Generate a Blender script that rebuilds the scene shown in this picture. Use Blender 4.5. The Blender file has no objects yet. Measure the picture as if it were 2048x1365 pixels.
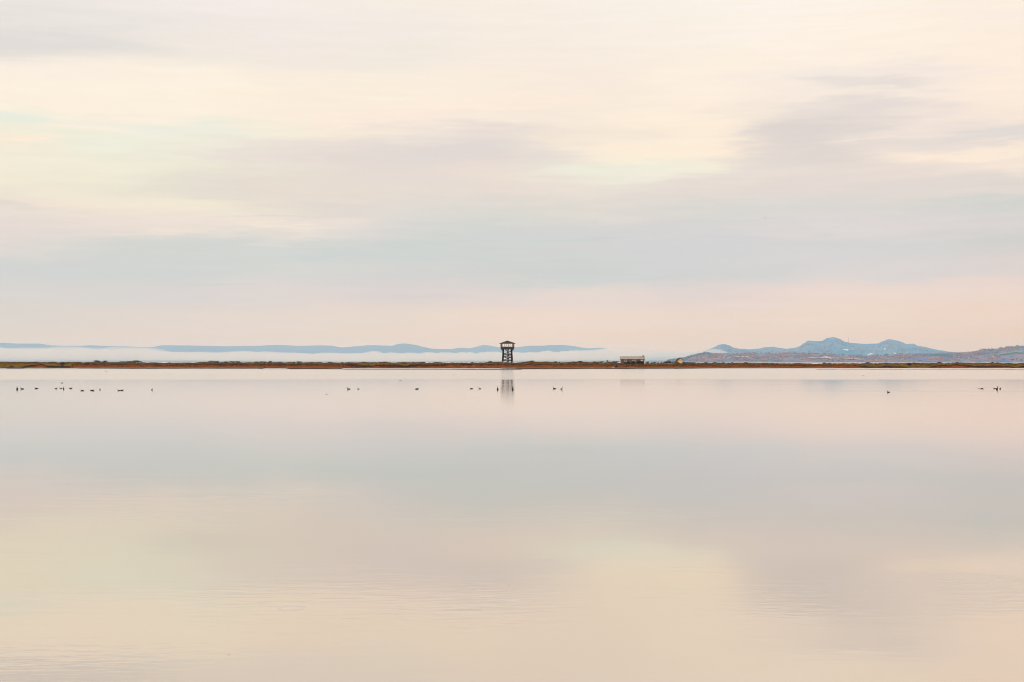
import bpy, bmesh, math, random
from mathutils import Vector, noise as mnoise
R = math.radians
SC = bpy.context.scene
COL = SC.collection
rnd = random.Random(7)

# ---------------------------------------------------------------- camera
F, H, EYE = 2844.0, 724.0, 4.2            # focal length and horizon row of the 2048 px picture, eye height (m)
cam = bpy.data.cameras.new('camera')
cam.sensor_width = 36.0
cam.lens = F / 2048 * 36.0
cam.shift_y = (H - 682.5) / 2048
cam.clip_start, cam.clip_end = 0.5, 60000
camo = bpy.data.objects.new('camera', cam)
camo.location = (0, 0, EYE)
camo.rotation_euler = (R(90), 0, 0)
COL.objects.link(camo)
SC.camera = camo

def wx(px, Y): return (px - 1024) / F * Y
def wz(py, Y): return EYE + (H - py) / F * Y
def yw(py): return EYE * F / (py - H)     # distance of a point of the water seen at this row

# ---------------------------------------------------------------- node helper
class NT:
    def __init__(s, tree):
        s.t = tree; s.n = tree.nodes; s.l = tree.links
    def new(s, kind, **kw):
        n = s.n.new(kind)
        for k, v in kw.items(): setattr(n, k, v)
        return n
    def put(s, sock, v):
        if isinstance(v, bpy.types.NodeSocket): s.l.new(v, sock)
        elif v is not None:
            if hasattr(sock.default_value, '__len__') and len(sock.default_value) == 4 and len(v) == 3: v = (*v, 1)
            sock.default_value = v
    def math(s, op, a, b=None, c=None, clamp=False):
        n = s.new('ShaderNodeMath', operation=op, use_clamp=clamp)
        for i, v in enumerate((a, b, c)): s.put(n.inputs[i], v)
        return n.outputs[0]
    def vmath(s, op, a, b=None):
        n = s.new('ShaderNodeVectorMath', operation=op)
        s.put(n.inputs[0], a); s.put(n.inputs[1], b)
        return n.outputs['Value'] if op in ('LENGTH', 'DOT_PRODUCT', 'DISTANCE') else n.outputs[0]
    def mix(s, fac, a, b, mode='MIX'):
        n = s.new('ShaderNodeMix', data_type='RGBA', blend_type=mode)
        s.put(n.inputs[0], fac); s.put(n.inputs[6], a); s.put(n.inputs[7], b)
        return n.outputs[2]
    def ramp(s, fac, stops, interp='LINEAR'):
        n = s.new('ShaderNodeValToRGB')
        cr = n.color_ramp; cr.interpolation = interp
        while len(cr.elements) < len(stops): cr.elements.new(0.5)
        for e, (p, c) in zip(cr.elements, stops):
            e.position = p; e.color = (*c, 1) if len(c) == 3 else c
        s.put(n.inputs[0], fac)
        return n.outputs[0]
    def noise(s, vec, scale=1, detail=2, rough=0.5, dist=0):
        n = s.new('ShaderNodeTexNoise')
        s.put(n.inputs['Vector'], vec); n.inputs['Scale'].default_value = scale
        n.inputs['Detail'].default_value = detail; n.inputs['Roughness'].default_value = rough
        n.inputs['Distortion'].default_value = dist
        return n.outputs[0]
    def mapping(s, vec, loc=(0,0,0), rot=(0,0,0), sc=(1,1,1)):
        n = s.new('ShaderNodeMapping')
        s.put(n.inputs[0], vec); n.inputs[1].default_value = loc
        n.inputs[2].default_value = rot; n.inputs[3].default_value = sc
        return n.outputs[0]
    def rng(s, v, a, b, c=0.0, d=1.0, smooth=True):
        n = s.new('ShaderNodeMapRange', interpolation_type='SMOOTHSTEP' if smooth else 'LINEAR')
        for i, x in enumerate((v, a, b, c, d)): s.put(n.inputs[i], x)
        return n.outputs[0]
    def xyz(s, x, y, z):
        n = s.new('ShaderNodeCombineXYZ')
        for i, v in enumerate((x, y, z)): s.put(n.inputs[i], v)
        return n.outputs[0]

def lin(c):
    return tuple((v/255/12.92) if v/255 <= .04045 else ((v/255+.055)/1.055)**2.4 for v in c)

# ---------------------------------------------------------------- haze numbers (also used by the sky)
HAZE_K, HAZE_TOP, HAZE_END = 2.94e-5, 365.0, 25800.0
HAZE_X = (0.70, 0.81, 0.86)               # light the haze box sends towards the camera (measured)

# ---------------------------------------------------------------- sky
SUN_EL, SUN_AZ = R(24), R(215)            # azimuth clockwise from +Y
world = bpy.data.worlds.new('World'); SC.world = world; world.use_nodes = True
w = NT(world.node_tree); w.n.clear()
GX = [0, 200, 400, 600, 800, 1000, 1200, 1400, 1600, 1800, 2000]
GRID = [
(0,   [(238,229,224),(241,233,230),(245,236,232),(246,237,231),(246,237,228),(248,238,226),(249,240,230),(251,243,233),(253,243,233),(253,242,230),(251,240,226)]),
(70,  [(232,227,221),(236,230,224),(241,232,226),(243,234,227),(244,235,226),(247,237,225),(248,238,226),(251,241,228),(254,243,230),(254,241,226),(252,238,224)]),
(120, [(226,221,216),(230,225,219),(241,233,223),(243,233,223),(243,234,223),(247,236,223),(248,237,224),(252,240,225),(254,241,227),(254,240,224),(253,238,222)]),
(165, [(251,239,225),(251,240,225),(254,242,225),(250,238,222),(250,238,222),(250,237,222),(249,236,222),(254,240,224),(248,236,224),(244,232,223),(253,237,221)]),
(200, [(253,241,224),(254,241,224),(254,241,222),(252,238,220),(252,238,220),(252,236,220),(250,236,220),(253,238,222),(247,234,222),(247,234,222),(253,236,220)]),
(240, [(253,240,222),(252,240,222),(252,240,222),(251,237,220),(252,236,220),(248,234,220),(248,235,219),(253,238,220),(234,224,216),(244,230,218),(252,235,218)]),
(265, [(236,238,222),(248,238,222),(240,238,222),(248,236,218),(242,230,218),(233,222,214),(244,231,216),(252,237,218),(231,221,214),(242,228,217),(248,232,217)]),
(300, [(246,236,216),(240,238,220),(240,236,220),(234,224,214),(228,218,212),(227,219,213),(248,235,216),(254,237,216),(231,221,213),(236,224,215),(229,220,214)]),
(340, [(243,236,217),(241,236,217),(236,230,214),(232,222,212),(230,220,212),(236,223,212),(240,234,217),(244,236,218),(232,222,212),(236,223,213),(246,230,215)]),
(380, [(243,235,214),(238,232,213),(230,223,210),(232,222,210),(231,221,211),(234,222,212),(234,226,214),(231,221,211),(230,219,212),(229,219,212),(228,219,211)]),
(420, [(234,224,212),(243,231,213),(241,232,213),(229,220,210),(226,220,212),(220,218,210),(226,220,211),(220,217,211),(220,217,212),(220,216,210),(215,214,208)]),
(455, [(232,221,210),(237,225,211),(240,227,211),(238,227,212),(222,218,210),(214,216,208),(216,215,209),(218,216,210),(222,217,211),(224,217,211),(220,215,208)]),
(500, [(228,220,209),(218,217,208),(214,216,208),(214,216,208),(212,215,208),(212,214,207),(214,215,209),(214,214,210),(217,215,210),(216,214,208),(214,212,205)]),
(550, [(212,215,208),(213,215,208),(213,215,208),(218,217,209),(216,215,208),(210,213,206),(211,213,207),(214,214,208),(222,216,209),(222,215,208),(224,214,205)]),
(590, [(220,216,208),(219,216,208),(222,216,208),(226,217,208),(223,214,207),(230,217,207),(232,219,207),(228,216,207),(236,219,206),(238,220,205),(238,218,203)]),
(640, [(222,216,207),(226,217,208),(230,218,208),(232,219,208),(232,219,207),(238,220,206),(238,220,206),(236,219,205),(238,220,205),(238,220,204),(238,217,201)]),
(690, [(228,218,208),(230,219,209),(231,219,209),(232,220,209),(234,220,208),(236,220,207),(236,220,206),(238,220,206),(238,220,206),(237,219,205),(236,217,202)]),
(724, [(228,218,208),(230,219,209),(231,219,209),(232,220,209),(234,220,208),(236,220,207),(236,220,206),(238,220,206),(238,220,206),(237,219,205),(236,217,202)]),
]
def haze_T(row):
    e = max(H - row, 1) / F
    return math.exp(-HAZE_K * min(HAZE_END, (HAZE_TOP - EYE) / e))
GRID = [(r_, [(c[0] - 1, c[1] - 1, c[2] + 3) if 430 < r_ < 600 else c for c in cs]) for r_, cs in GRID]
def unhaze(c, row):
    """cloud colour behind the haze box that shows as c through it"""
    T = haze_T(row)
    return tuple(max(0.02, (s - (1 - T) * x) / T) for s, x in zip(lin(c), HAZE_X))
tc = w.new('ShaderNodeTexCoord').outputs['Generated']
sp = w.new('ShaderNodeSeparateXYZ'); w.put(sp.inputs[0], w.vmath('NORMALIZE', tc))
AZ = w.math('ARCTAN2', sp.outputs[0], sp.outputs[1])
EL = w.math('ARCSINE', sp.outputs[2])
pol = w.xyz(AZ, EL, 0.0)
# long thin streaks: the clouds' edges wander
n1 = w.noise(w.mapping(pol, loc=(3.1, 1.7, 0), rot=(0, 0, R(-3)), sc=(9, 60, 1)), 1, 5, 0.55)
n2 = w.noise(w.mapping(pol, loc=(9.1, 4.7, 2), sc=(5, 16, 1)), 1, 4, 0.5)
n3 = w.noise(w.mapping(pol, loc=(1.3, 8.2, 5), rot=(0, 0, R(4)), sc=(22, 210, 1)), 1, 4, 0.6)
n4 = w.noise(w.mapping(pol, loc=(4.3, 2.2, 7), rot=(0, 0, R(2)), sc=(11, 330, 1)), 1, 3, 0.6)
dE = w.math('ADD', w.math('MULTIPLY', w.math('SUBTRACT', n1, 0.5), 0.024), w.math('MULTIPLY', w.math('SUBTRACT', n2, 0.5), 0.006))
dE = w.math('ADD', dE, w.math('MULTIPLY', w.math('SUBTRACT', n3, 0.5), 0.013))
dA = w.math('MULTIPLY', w.math('SUBTRACT', w.noise(w.mapping(pol, loc=(5, 5, 9), sc=(6, 40, 1)), 1, 4, 0.6), 0.5), 0.22)
fade = w.rng(EL, 0.005, 0.06)
EL2 = w.math('ADD', EL, w.math('MULTIPLY', dE, fade))
AZ2 = w.math('ADD', AZ, w.math('MULTIPLY', dA, fade))
A0, A1 = math.atan((-350 - 1024) / F), math.atan((2400 - 1024) / F)
fa = w.rng(AZ2, A0, A1, smooth=False)
col = None; prev = None
for row, cs in reversed(GRID):
    stops = [((math.atan((x - 1024) / F) - A0) / (A1 - A0), unhaze(c, row)) for x, c in zip(GX, cs)]
    rc = w.ramp(fa, stops, 'CARDINAL')
    el = math.atan((H - row) / F)
    if col is None: col = rc
    else: col = w.mix(w.rng(EL2, prev, el), col, rc)
    prev = el
# single streaks and gaps: azimuth/elevation of the centre, half lengths, tilt, colour, strength
for cx, cy, sx, sy, rot, c, k in [
    (50,303,130,9,-1,(255,236,215),.8), (15,262,90,15,0,(232,239,227),.35), (170,271,150,8,-1,(255,238,218),.8), (330,272,260,14,-2,(236,239,226),.35),
    (1745,182,160,22,-3,(231,222,216),.85), (1700,200,200,6,1,(249,236,222),.5), (1965,326,190,15,3,(254,236,216),.85), (1760,293,150,5,1,(246,231,217),.6),
    (1990,299,140,11,2,(224,217,213),.7), (1255,346,170,30,0,(237,236,222),.45), (1320,300,300,18,-2,(254,238,218),.6), (1180,482,150,8,2,(206,212,208),.7),
    (470,577,180,7,0,(206,213,209),.6), (840,591,130,5,2,(216,212,206),.6), (20,419,90,7,-1,(224,216,208),.5), (560,437,200,6,3,(224,217,210),.6),
    (620,460,130,5,0,(246,232,214),.6), (260,52,80,3,0,(246,236,226),.6), (430,79,60,3,-4,(248,236,226),.6), 
    (1950,425,260,22,5,(211,212,208),.6), (1710,228,180,34,-3,(230,220,214),.85), (1620,280,180,44,5,(223,214,209),.85), (1640,318,260,28,3,(223,214,209),.75), (1470,348,280,26,11,(230,220,214),.7), (1290,396,260,18,6,(229,220,213),.6), (1900,390,260,24,3,(226,217,211),.6), (620,305,280,26,7,(234,224,216),.6), (870,305,300,26,3,(227,218,213),.65), (1080,325,170,32,0,(229,220,213),.6), (300,548,330,15,2,(210,215,211),.6), (700,512,300,17,4,(208,214,210),.65), (1050,488,280,14,3,(210,214,210),.6), (1420,452,300,11,3,(213,214,211),.5), (1660,474,260,8,2,(226,218,212),.5), (420,470,330,10,1,(239,226,213),.5), (700,500,330,9,2,(208,214,209),.5),
    (860,520,200,16,3,(208,214,209),.5), (200,514,130,7,1,(210,216,210),.5), (1200,560,200,7,1,(206,212,207),.5), (430,398,110,6,2,(226,218,209),.5)]:
    q = w.new('ShaderNodeMapping', vector_type='TEXTURE'); w.put(q.inputs[0], w.xyz(AZ2, EL2, 0.0))
    q.inputs[1].default_value = (math.atan((cx - 1024) / F), math.atan((H - cy) / F), 0); q.inputs[2].default_value = (0, 0, R(rot)); q.inputs[3].default_value = (sx / F, sy / F, 1)
    g = w.new('ShaderNodeTexGradient', gradient_type='SPHERICAL'); w.put(g.inputs[0], q.outputs[0])
    col = w.mix(w.rng(g.outputs['Fac'], 0, .8, 0, k), col, unhaze(c, cy))
patch = w.rng(w.noise(w.mapping(pol, loc=(8.3, 3.2, 1), sc=(5, 22, 1)), 1, 2, 0.5), .4, .65)
fine = w.math('ADD', 1.0, w.math('ADD', w.math('MULTIPLY', w.math('SUBTRACT', n3, 0.5), 0.06), w.math('MULTIPLY', w.math('MULTIPLY', w.math('SUBTRACT', n4, 0.5), patch), 0.06)))
col = w.mix(1.0, col, w.xyz(fine, fine, fine), 'MULTIPLY')
# higher up, beyond the picture: a thin veil over a clear Nishita sky
sky = w.new('ShaderNodeTexSky', sky_type='NISHITA')
sky.sun_disc = False; sky.sun_elevation = SUN_EL; sky.sun_rotation = SUN_AZ
sky.air_density = 1.2; sky.dust_density = 1.0
nis = w.mix(1.0, sky.outputs[0], (0.10, 0.10, 0.10), 'MULTIPLY')
veil = w.mix(w.noise(w.mapping(tc, sc=(2, 2, 5)), 1.6, 5, 0.55), (0.92, 1.06, 1.22), (1.50, 1.55, 1.60))
upper = w.mix(0.75, nis, veil)
upper = w.mix(w.rng(EL, R(25), R(80)), upper, w.mix(1.0, upper, (1.0, 1.16, 1.34), 'MULTIPLY'))
col = w.mix(w.rng(EL, R(15.5), R(30)), col, upper)
bg = w.new('ShaderNodeBackground'); w.put(bg.inputs[0], col); bg.inputs[1].default_value = 1.0
out = w.new('ShaderNodeOutputWorld'); w.l.new(bg.outputs[0], out.inputs[0])
world.cycles.sampling_method = 'MANUAL'; world.cycles.sample_map_resolution = 512

sun = bpy.data.lights.new('sun', 'SUN'); sun.energy = 0.9; sun.angle = R(14); sun.color = (1.0, 0.90, 0.78)
suno = bpy.data.objects.new('sun', sun)
d = Vector((math.sin(SUN_AZ)*math.cos(SUN_EL), math.cos(SUN_AZ)*math.cos(SUN_EL), math.sin(SUN_EL)))
suno.rotation_euler = d.to_track_quat('Z', 'Y').to_euler()
suno.location = (0, -50, 120)
COL.objects.link(suno)

SC.view_settings.view_transform = 'Standard'; SC.view_settings.look = 'None'
SC.view_settings.exposure = 0.0; SC.view_settings.gamma = 1.0
SC.cycles.volume_bounces = 5; SC.cycles.max_bounces = 12
SC.cycles.diffuse_bounces = 2; SC.cycles.glossy_bounces = 3
SC.cycles.use_denoising = True
SC.cycles.filter_width = 1.05

# ---------------------------------------------------------------- mesh helpers
def mat(name, build=None, color=None, rough=0.85):
    m = bpy.data.materials.new(name); m.use_nodes = True
    t = NT(m.node_tree); b = t.n['Principled BSDF']
    b.inputs['Roughness'].default_value = rough
    b.inputs['Specular IOR Level'].default_value = 0.0 if rough > .7 else .25
    if color: b.inputs['Base Color'].default_value = (*color, 1)
    if build: build(t, b)
    return m
def link(name, data, parent=None, loc=None, rot=None):
    o = bpy.data.objects.new(name, data); COL.objects.link(o)
    if loc is not None: o.location = loc
    if rot is not None: o.rotation_euler = rot
    if parent: o.parent = parent
    return o
def mesh(name, verts, faces, mats=(), parent=None, loc=None, mi=None, smooth=False, rot=None):
    me = bpy.data.meshes.new(name); me.from_pydata(verts, [], faces)
    for m in (mats if isinstance(mats, (list, tuple)) else [mats]): me.materials.append(m)
    if mi: me.polygons.foreach_set('material_index', mi)
    if smooth: me.polygons.foreach_set('use_smooth', [True] * len(me.polygons))
    me.update()
    return link(name, me, parent, loc, rot)
def tag(o, label=None, cat=None, group=None, kind=None):
    for k, v in (('label', label), ('category', cat), ('group', group), ('kind', kind)):
        if v: o[k] = v
    return o
class MB:
    """collects boxes, beams and free faces for ONE mesh"""
    def __init__(s): s.v = []; s.f = []
    def box(s, x0, x1, y0, y1, z0, z1):
        b = len(s.v)
        s.v += [(x, y, z) for z in (z0, z1) for x, y in ((x0, y0), (x1, y0), (x1, y1), (x0, y1))]
        s.f += [tuple(b + i for i in q) for q in ((3,2,1,0),(4,5,6,7),(0,1,5,4),(1,2,6,5),(2,3,7,6),(3,0,4,7))]
        return s
    def beam(s, a, c, r0, r1=None, n=4):
        a, c = Vector(a), Vector(c); r1 = r0 if r1 is None else r1
        d = (c - a).normalized(); up = Vector((0, 0, 1)) if abs(d.z) < .95 else Vector((0, 1, 0))
        u = d.cross(up).normalized(); v = d.cross(u)
        b = len(s.v); o = math.pi / n
        for p, r in ((a, r0), (c, r1)):
            for i in range(n):
                t = o + i / n * 2 * math.pi
                s.v.append(tuple(p + (u * math.cos(t) + v * math.sin(t)) * r))
        for i in range(n):
            j = (i + 1) % n; s.f.append((b+i, b+j, b+n+j, b+n+i))
        s.f.append(tuple(b + i for i in reversed(range(n)))); s.f.append(tuple(b + n + i for i in range(n)))
        return s
    def face(s, *pts):
        b = len(s.v); s.v += [tuple(p) for p in pts]; s.f.append(tuple(range(b, b + len(pts)))); return s
    def build(s, name, m, parent=None, loc=None, smooth=False):
        return mesh(name, s.v, s.f, m, parent, loc, smooth=smooth)
def lerp_pts(pts, x):
    if x <= pts[0][0]: return pts[0][1]
    for (x0, y0), (x1, y1) in zip(pts, pts[1:]):
        if x <= x1:
            t = (x - x0) / (x1 - x0); t = t * t * (3 - 2 * t) * .5 + t * .5
            return y0 + (y1 - y0) * t
    return pts[-1][1]
def nz(x, y, z=0.0, oct=4):
    return mnoise.fractal(Vector((x, y, z)), 1.0, 2.0, oct)
def sst(a, b, x):
    t = min(1, max(0, (x - a) / (b - a))); return t * t * (3 - 2 * t)

# ---------------------------------------------------------------- water
def water_mat(t, b):
    geo = t.new('ShaderNodeNewGeometry').outputs['Position']
    s = t.new('ShaderNodeSeparateXYZ'); t.put(s.inputs[0], geo)
    X, Y = s.outputs[0], s.outputs[1]
    # wind: a ruffled belt off the shore, glassy water nearer, cat's-paws here and there
    wob = t.math('MULTIPLY', t.math('SUBTRACT', t.noise(t.mapping(geo, sc=(.004, .02, 1)), 1, 3), .5), 60)
    Yn = t.math('ADD', Y, wob)
    belt = t.rng(Yn, 322, 352)
    paws = t.rng(t.noise(t.mapping(geo, loc=(4, 2, 0), sc=(.05, .14, 1)), 1, 4, .55), .45, .62)
    streak = t.rng(t.noise(t.mapping(geo, loc=(14, 7, 0), sc=(.0035, .06, 1)), 1, 3, .5), .56, .66)
    rough = t.math('ADD', t.rng(Y, 50, 180, .042, .062), t.math('MULTIPLY', belt, .095))
    rough = t.math('ADD', rough, t.math('MULTIPLY', t.math('MULTIPLY', streak, t.rng(Y, 60, 200)), .035))
    # small waves, crests across the view
    w1 = t.noise(t.mapping(geo, rot=(0, 0, R(4)), sc=(1.1, 3.4, 1)), 1, 3, .5, .3)
    w2 = t.noise(t.mapping(geo, loc=(3, 9, 0), rot=(0, 0, R(-7)), sc=(2.2, 7.5, 1)), 1, 2, .5, .2)
    hgt = t.math('ADD', t.math('MULTIPLY', w1, 1.0), t.math('MULTIPLY', w2, .35))
    amp = t.math('ADD', .15, t.math('MULTIPLY', paws, 1.1))
    hgt = t.math('MULTIPLY', hgt, t.math('MULTIPLY', amp, t.rng(Y, 25, 90, 0.0034, 0.0012)))
    # the ring a fish left
    cy = yw(1217.5); cx = wx(583, cy)
    dist = t.vmath('DISTANCE', t.xyz(X, Y, 0.0), (cx, cy, 0))
    env = t.math('SUBTRACT', 1.0, t.math('ABSOLUTE', t.math('DIVIDE', t.math('SUBTRACT', dist, .215), .035)), clamp=True)
    dist2 = t.vmath('DISTANCE', t.xyz(X, Y, 0.0), (cx - .25, cy + .1, 0))
    env2 = t.math('SUBTRACT', 1.0, t.math('ABSOLUTE', t.math('DIVIDE', t.math('SUBTRACT', dist2, .62), .05)), clamp=True)
    env2 = t.math('MULTIPLY', env2, t.rng(Y, cy - .1, cy + .5))
    hgt = t.math('ADD', hgt, t.math('MULTIPLY', t.math('ADD', env, t.math('MULTIPLY', env2, .35)), 0.0022))
    bump = t.new('ShaderNodeBump'); bump.inputs['Strength'].default_value = 1.0; bump.inputs['Distance'].default_value = 1.0
    t.put(bump.inputs['Height'], hgt)
    lw = t.new('ShaderNodeLayerWeight'); facing = lw.outputs['Facing']
    cosv = t.math('SUBTRACT', 1.0, facing)
    refl = t.math('SUBTRACT', t.rng(cosv, 0.015, .10, 1.0, .885), t.math('MULTIPLY', cosv, 0.55), clamp=True)
    gl = t.new('ShaderNodeBsdfGlossy')
    t.put(gl.inputs['Color'], t.mix(belt, t.mix(t.math('MULTIPLY', cosv, 4.0, clamp=True), (1, 1, 1), (1.0, .905, .805)), (1.0, .925, .85)))
    t.put(gl.inputs['Roughness'], rough); t.put(gl.inputs['Normal'], bump.outputs[0])
    df = t.new('ShaderNodeBsdfDiffuse'); df.inputs[0].default_value = (.03, .024, .015, 1)
    mx = t.new('ShaderNodeMixShader')
    t.put(mx.inputs[0], refl); t.l.new(df.outputs[0], mx.inputs[1]); t.l.new(gl.outputs[0], mx.inputs[2])
    t.n.remove(b); o = [n for n in t.n if n.type == 'OUTPUT_MATERIAL'][0]
    t.l.new(mx.outputs[0], o.inputs[0])
M_water = mat('water', water_mat)
tag(mesh('water', [(-15500, -60, 0), (15500, -60, 0), (15500, 25700, 0), (-15500, 25700, 0)], [(0, 1, 2, 3)], M_water), kind='structure')

# ---------------------------------------------------------------- the spit: berm of sand, glasswort and beach grass
YWL = [(-700, 738.2), (-20, 736.2), (58, 735.9), (140, 736.0), (160, 737.6), (300, 738.0), (420, 737.9),
       (524, 737.9), (530, 736.6), (570, 736.8), (580, 738.9), (678, 738.9), (690, 736.4), (800, 736.4), (1000, 736.6), (1012, 737.2),
       (1060, 739.0), (1150, 738.8), (1240, 738.4), (1340, 738.2), (1440, 737.2), (1620, 736.8), (1800, 736.3), (2048, 736.4), (2800, 736.8)]
YTOP = [(-700, 725.0), (0, 725.0), (150, 725.4), (300, 726.3), (370, 726.8), (400, 725.6), (470, 726.2), (530, 725.6), (600, 726.0), (800, 726.0), (960, 726.6),
        (990, 725.4), (1030, 726.6), (1055, 725.0), (1095, 725.2), (1110, 726.4), (1150, 725.8), (1200, 725.8), (1270, 728.0), (1320, 728.4),
        (1370, 727.6), (1440, 727.4), (1500, 727.4), (1620, 728.2), (1740, 727.8), (1800, 727.3), (1880, 726.9), (2048, 727.4), (2800, 727.4)]
def spit_z(px, Y):
    y0 = yw(lerp_pts(YWL, px)) + 14 * nz(px * .02, 1.7)
    s = Y - y0
    yt = 985.0
    cr = EYE - (lerp_pts(YTOP, px) - H) / F * yt + .28 * nz(px * .045, 5.1) + .16 * nz(px * .2, 9.3)
    yb = .8 * y0 + .2 * 880
    u = min(1.0, max(0.0, (Y - yb) / (yt - yb)))
    z = cr * (0.16 * min(1, u / .2) + .84 * sst(.12, 1.0, u) ** 1.05)
    z += .30 * nz(px * .03, Y * .03, 3.3) * sst(0, .5, u) * (1 - sst(.85, 1, u))
    z *= sst(0, 14, s)
    if s < 0: z = s * .03
    if Y > yt: z = cr - (Y - yt) * .004 - (cr + 1) * sst(1020, 1240, Y)
    return z, u
pxs = [-640 + i * 2.2 for i in range(1500)]
Ys = [700 + i * 6.5 for i in range(52)] + [1038 + i * 18 for i in range(13)]
V, Fc, zone = [], [], []
for px in pxs:
    for Y in Ys:
        z, u = spit_z(px, Y)
        V.append((wx(px, Y), Y, z)); zone.append(u)
n = len(Ys)
for i in range(len(pxs) - 1):
    for j in range(n - 1):
        a = i * n + j
        if max(V[a][2], V[a+1][2], V[a+n][2], V[a+n+1][2]) > -1.2: Fc.append((a, a+n, a+n+1, a+1))
def spit_mat(t, b):
    geo = t.new('ShaderNodeNewGeometry').outputs['Position']
    at = t.new('ShaderNodeAttribute', attribute_name='zone').outputs['Fac']
    na = t.noise(t.mapping(geo, sc=(.035, .09, .3)), 1, 5, .6)
    nb = t.noise(t.mapping(geo, loc=(7, 3, 0), sc=(.25, .25, .5)), 1, 5, .65)
    nc = t.noise(t.mapping(geo, loc=(17, 31, 4), sc=(.009, .02, .1)), 1, 3, .5)
    f = t.math('ADD', at, t.math('MULTIPLY', t.math('SUBTRACT', na, .5), .36))
    f = t.math('ADD', f, t.math('MULTIPLY', t.math('SUBTRACT', nc, .5), .30))
    c = t.ramp(f, [(0, (.030, .010, .003)), (.07, (.09, .035, .013)), (.11, (.25, .135, .080)), (.21, (.27, .145, .088)), (.28, (.24, .055, .010)),
                   (.50, (.30, .058, .007)), (.60, (.05, .012, .003)), (.68, (.04, .012, .003)), (.75, (.24, .115, .010)), (.88, (.15, .070, .007)), (1, (.06, .024, .004))])
    c = t.mix(t.rng(nb, .35, .7), c, t.mix(1.0, c, (.42, .36, .34), 'MULTIPLY'))
    t.put(b.inputs['Base Color'], c)
M_spit = mat('beach_ground', spit_mat, rough=.95)
sp_o = mesh('beach', V, Fc, M_spit, smooth=True)
at = sp_o.data.attributes.new('zone', 'FLOAT', 'POINT'); at.data.foreach_set('value', zone)
tag(sp_o, kind='structure')

# mud bars that lie just awash in front of it
M_mud = mat('wet_mud', lambda t, b: t.put(b.inputs['Base Color'], t.ramp(t.noise(t.mapping(t.new('ShaderNodeNewGeometry').outputs['Position'], sc=(.05, .2, 1)), 1, 4),
            [(.3, (.030, .016, .012)), (.55, (.085, .045, .030)), (.75, (.15, .085, .055))])), rough=.5)
def bar(pts):
    """pts: (px, upper row, lower row) along the bar"""
    V, Fc = [], []
    K = 7
    for px, a, c in pts:
        for k in range(K):
            f = k / (K - 1); Y = yw(c + (a - c) * f) + 2.0 * nz(px * .09, f * 2)
            V.append((wx(px, Y), Y, -.02 + .16 * math.sin(math.pi * f) * (1 + .5 * nz(px * .15, f))))
    for i in range(len(pts) - 1):
        for k in range(K - 1):
            a = i * K + k; Fc.append((a, a + K, a + K + 1, a + 1))
    return tag(mesh('mudflat', V, Fc, M_mud, smooth=True), kind='structure')
def span(x0, x1, a, c, taper0=12, taper1=12, step=5):
    r, x = [], x0
    while x <= x1:
        t = min(1, (x - x0) / taper0, (x1 - x) / taper1); m = (a + c) / 2; hw = (c - a) / 2 * max(.05, t)
        r.append((x, m - hw, m + hw)); x += step
    return r
bar(span(-500, 152, 737.7, 738.7, 12, 60))
bar(span(12, 50, 735.7, 738.7, 5, 9, 2))
bar(span(520, 585, 738.0, 738.9, 6, 20, 3))
bar(span(676, 1068, 737.9, 739.9, 16, 60))
bar(span(905, 1046, 739.3, 740.6, 40, 4))
bar(span(1632, 2700, 739.7, 740.35, 120, 60))
bar(span(1975, 2600, 739.4, 740.6, 40, 60))
bar(span(292, 320, 737.6, 738.7, 6, 6, 3))
bar(span(1268, 1346, 736.9, 738.8, 10, 4, 3))

# ---------------------------------------------------------------- beach grass and low growth on the berm (stuff)
def rnd_col(stops, rough=.9):
    def bld(t, b):
        r = t.new('ShaderNodeNewGeometry').outputs['Random Per Island']
        t.put(b.inputs['Base Color'], t.ramp(r, stops))
    return bld
M_grass = mat('beach_grass', rnd_col([(0, (.03, .010, .004)), (.3, (.20, .065, .008)), (.55, (.24, .12, .010)), (.8, (.07, .05, .008)), (1, (.34, .18, .05))]))
V, Fc = [], []
for _ in range(26000):
    px = rnd.uniform(-300, 2350)
    Y = rnd.choice((rnd.uniform(925, 1010), rnd.uniform(950, 1000), rnd.uniform(880, 1000)))
    z, u = spit_z(px, Y)
    if z < .9 or nz(px * .05, Y * .03, 8) + rnd.uniform(-.5, .5) < -.25: continue
    x = wx(px, Y); hh = rnd.uniform(.22, .5) * (1.0 + .7 * max(0, nz(px * .06, 3.2)))
    ww = rnd.uniform(.25, .6)
    for k in range(3):
        ox = x + rnd.uniform(-.5, .5); oy = Y + rnd.uniform(-.5, .5); a = rnd.uniform(0, math.pi)
        dx, dy = math.cos(a) * ww * .5, math.sin(a) * ww * .5
        b = len(V)
        V += [(ox - dx, oy - dy, z - .1), (ox + dx, oy + dy, z - .1), (ox + dx * 1.2 + rnd.uniform(-.1, .1), oy + dy, z + hh * rnd.uniform(.5, 1)),
              (ox + rnd.uniform(-.15, .15), oy, z + hh * rnd.uniform(.4, .8)), (ox - dx * 1.2, oy - dy, z + hh * rnd.uniform(.6, 1.1))]
        Fc.append((b, b+1, b+2, b+3, b+4))
tag(mesh('beach_grass', V, Fc, M_grass), 'rust and olive beach grass over the low spit', 'grass', kind='stuff')

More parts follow.
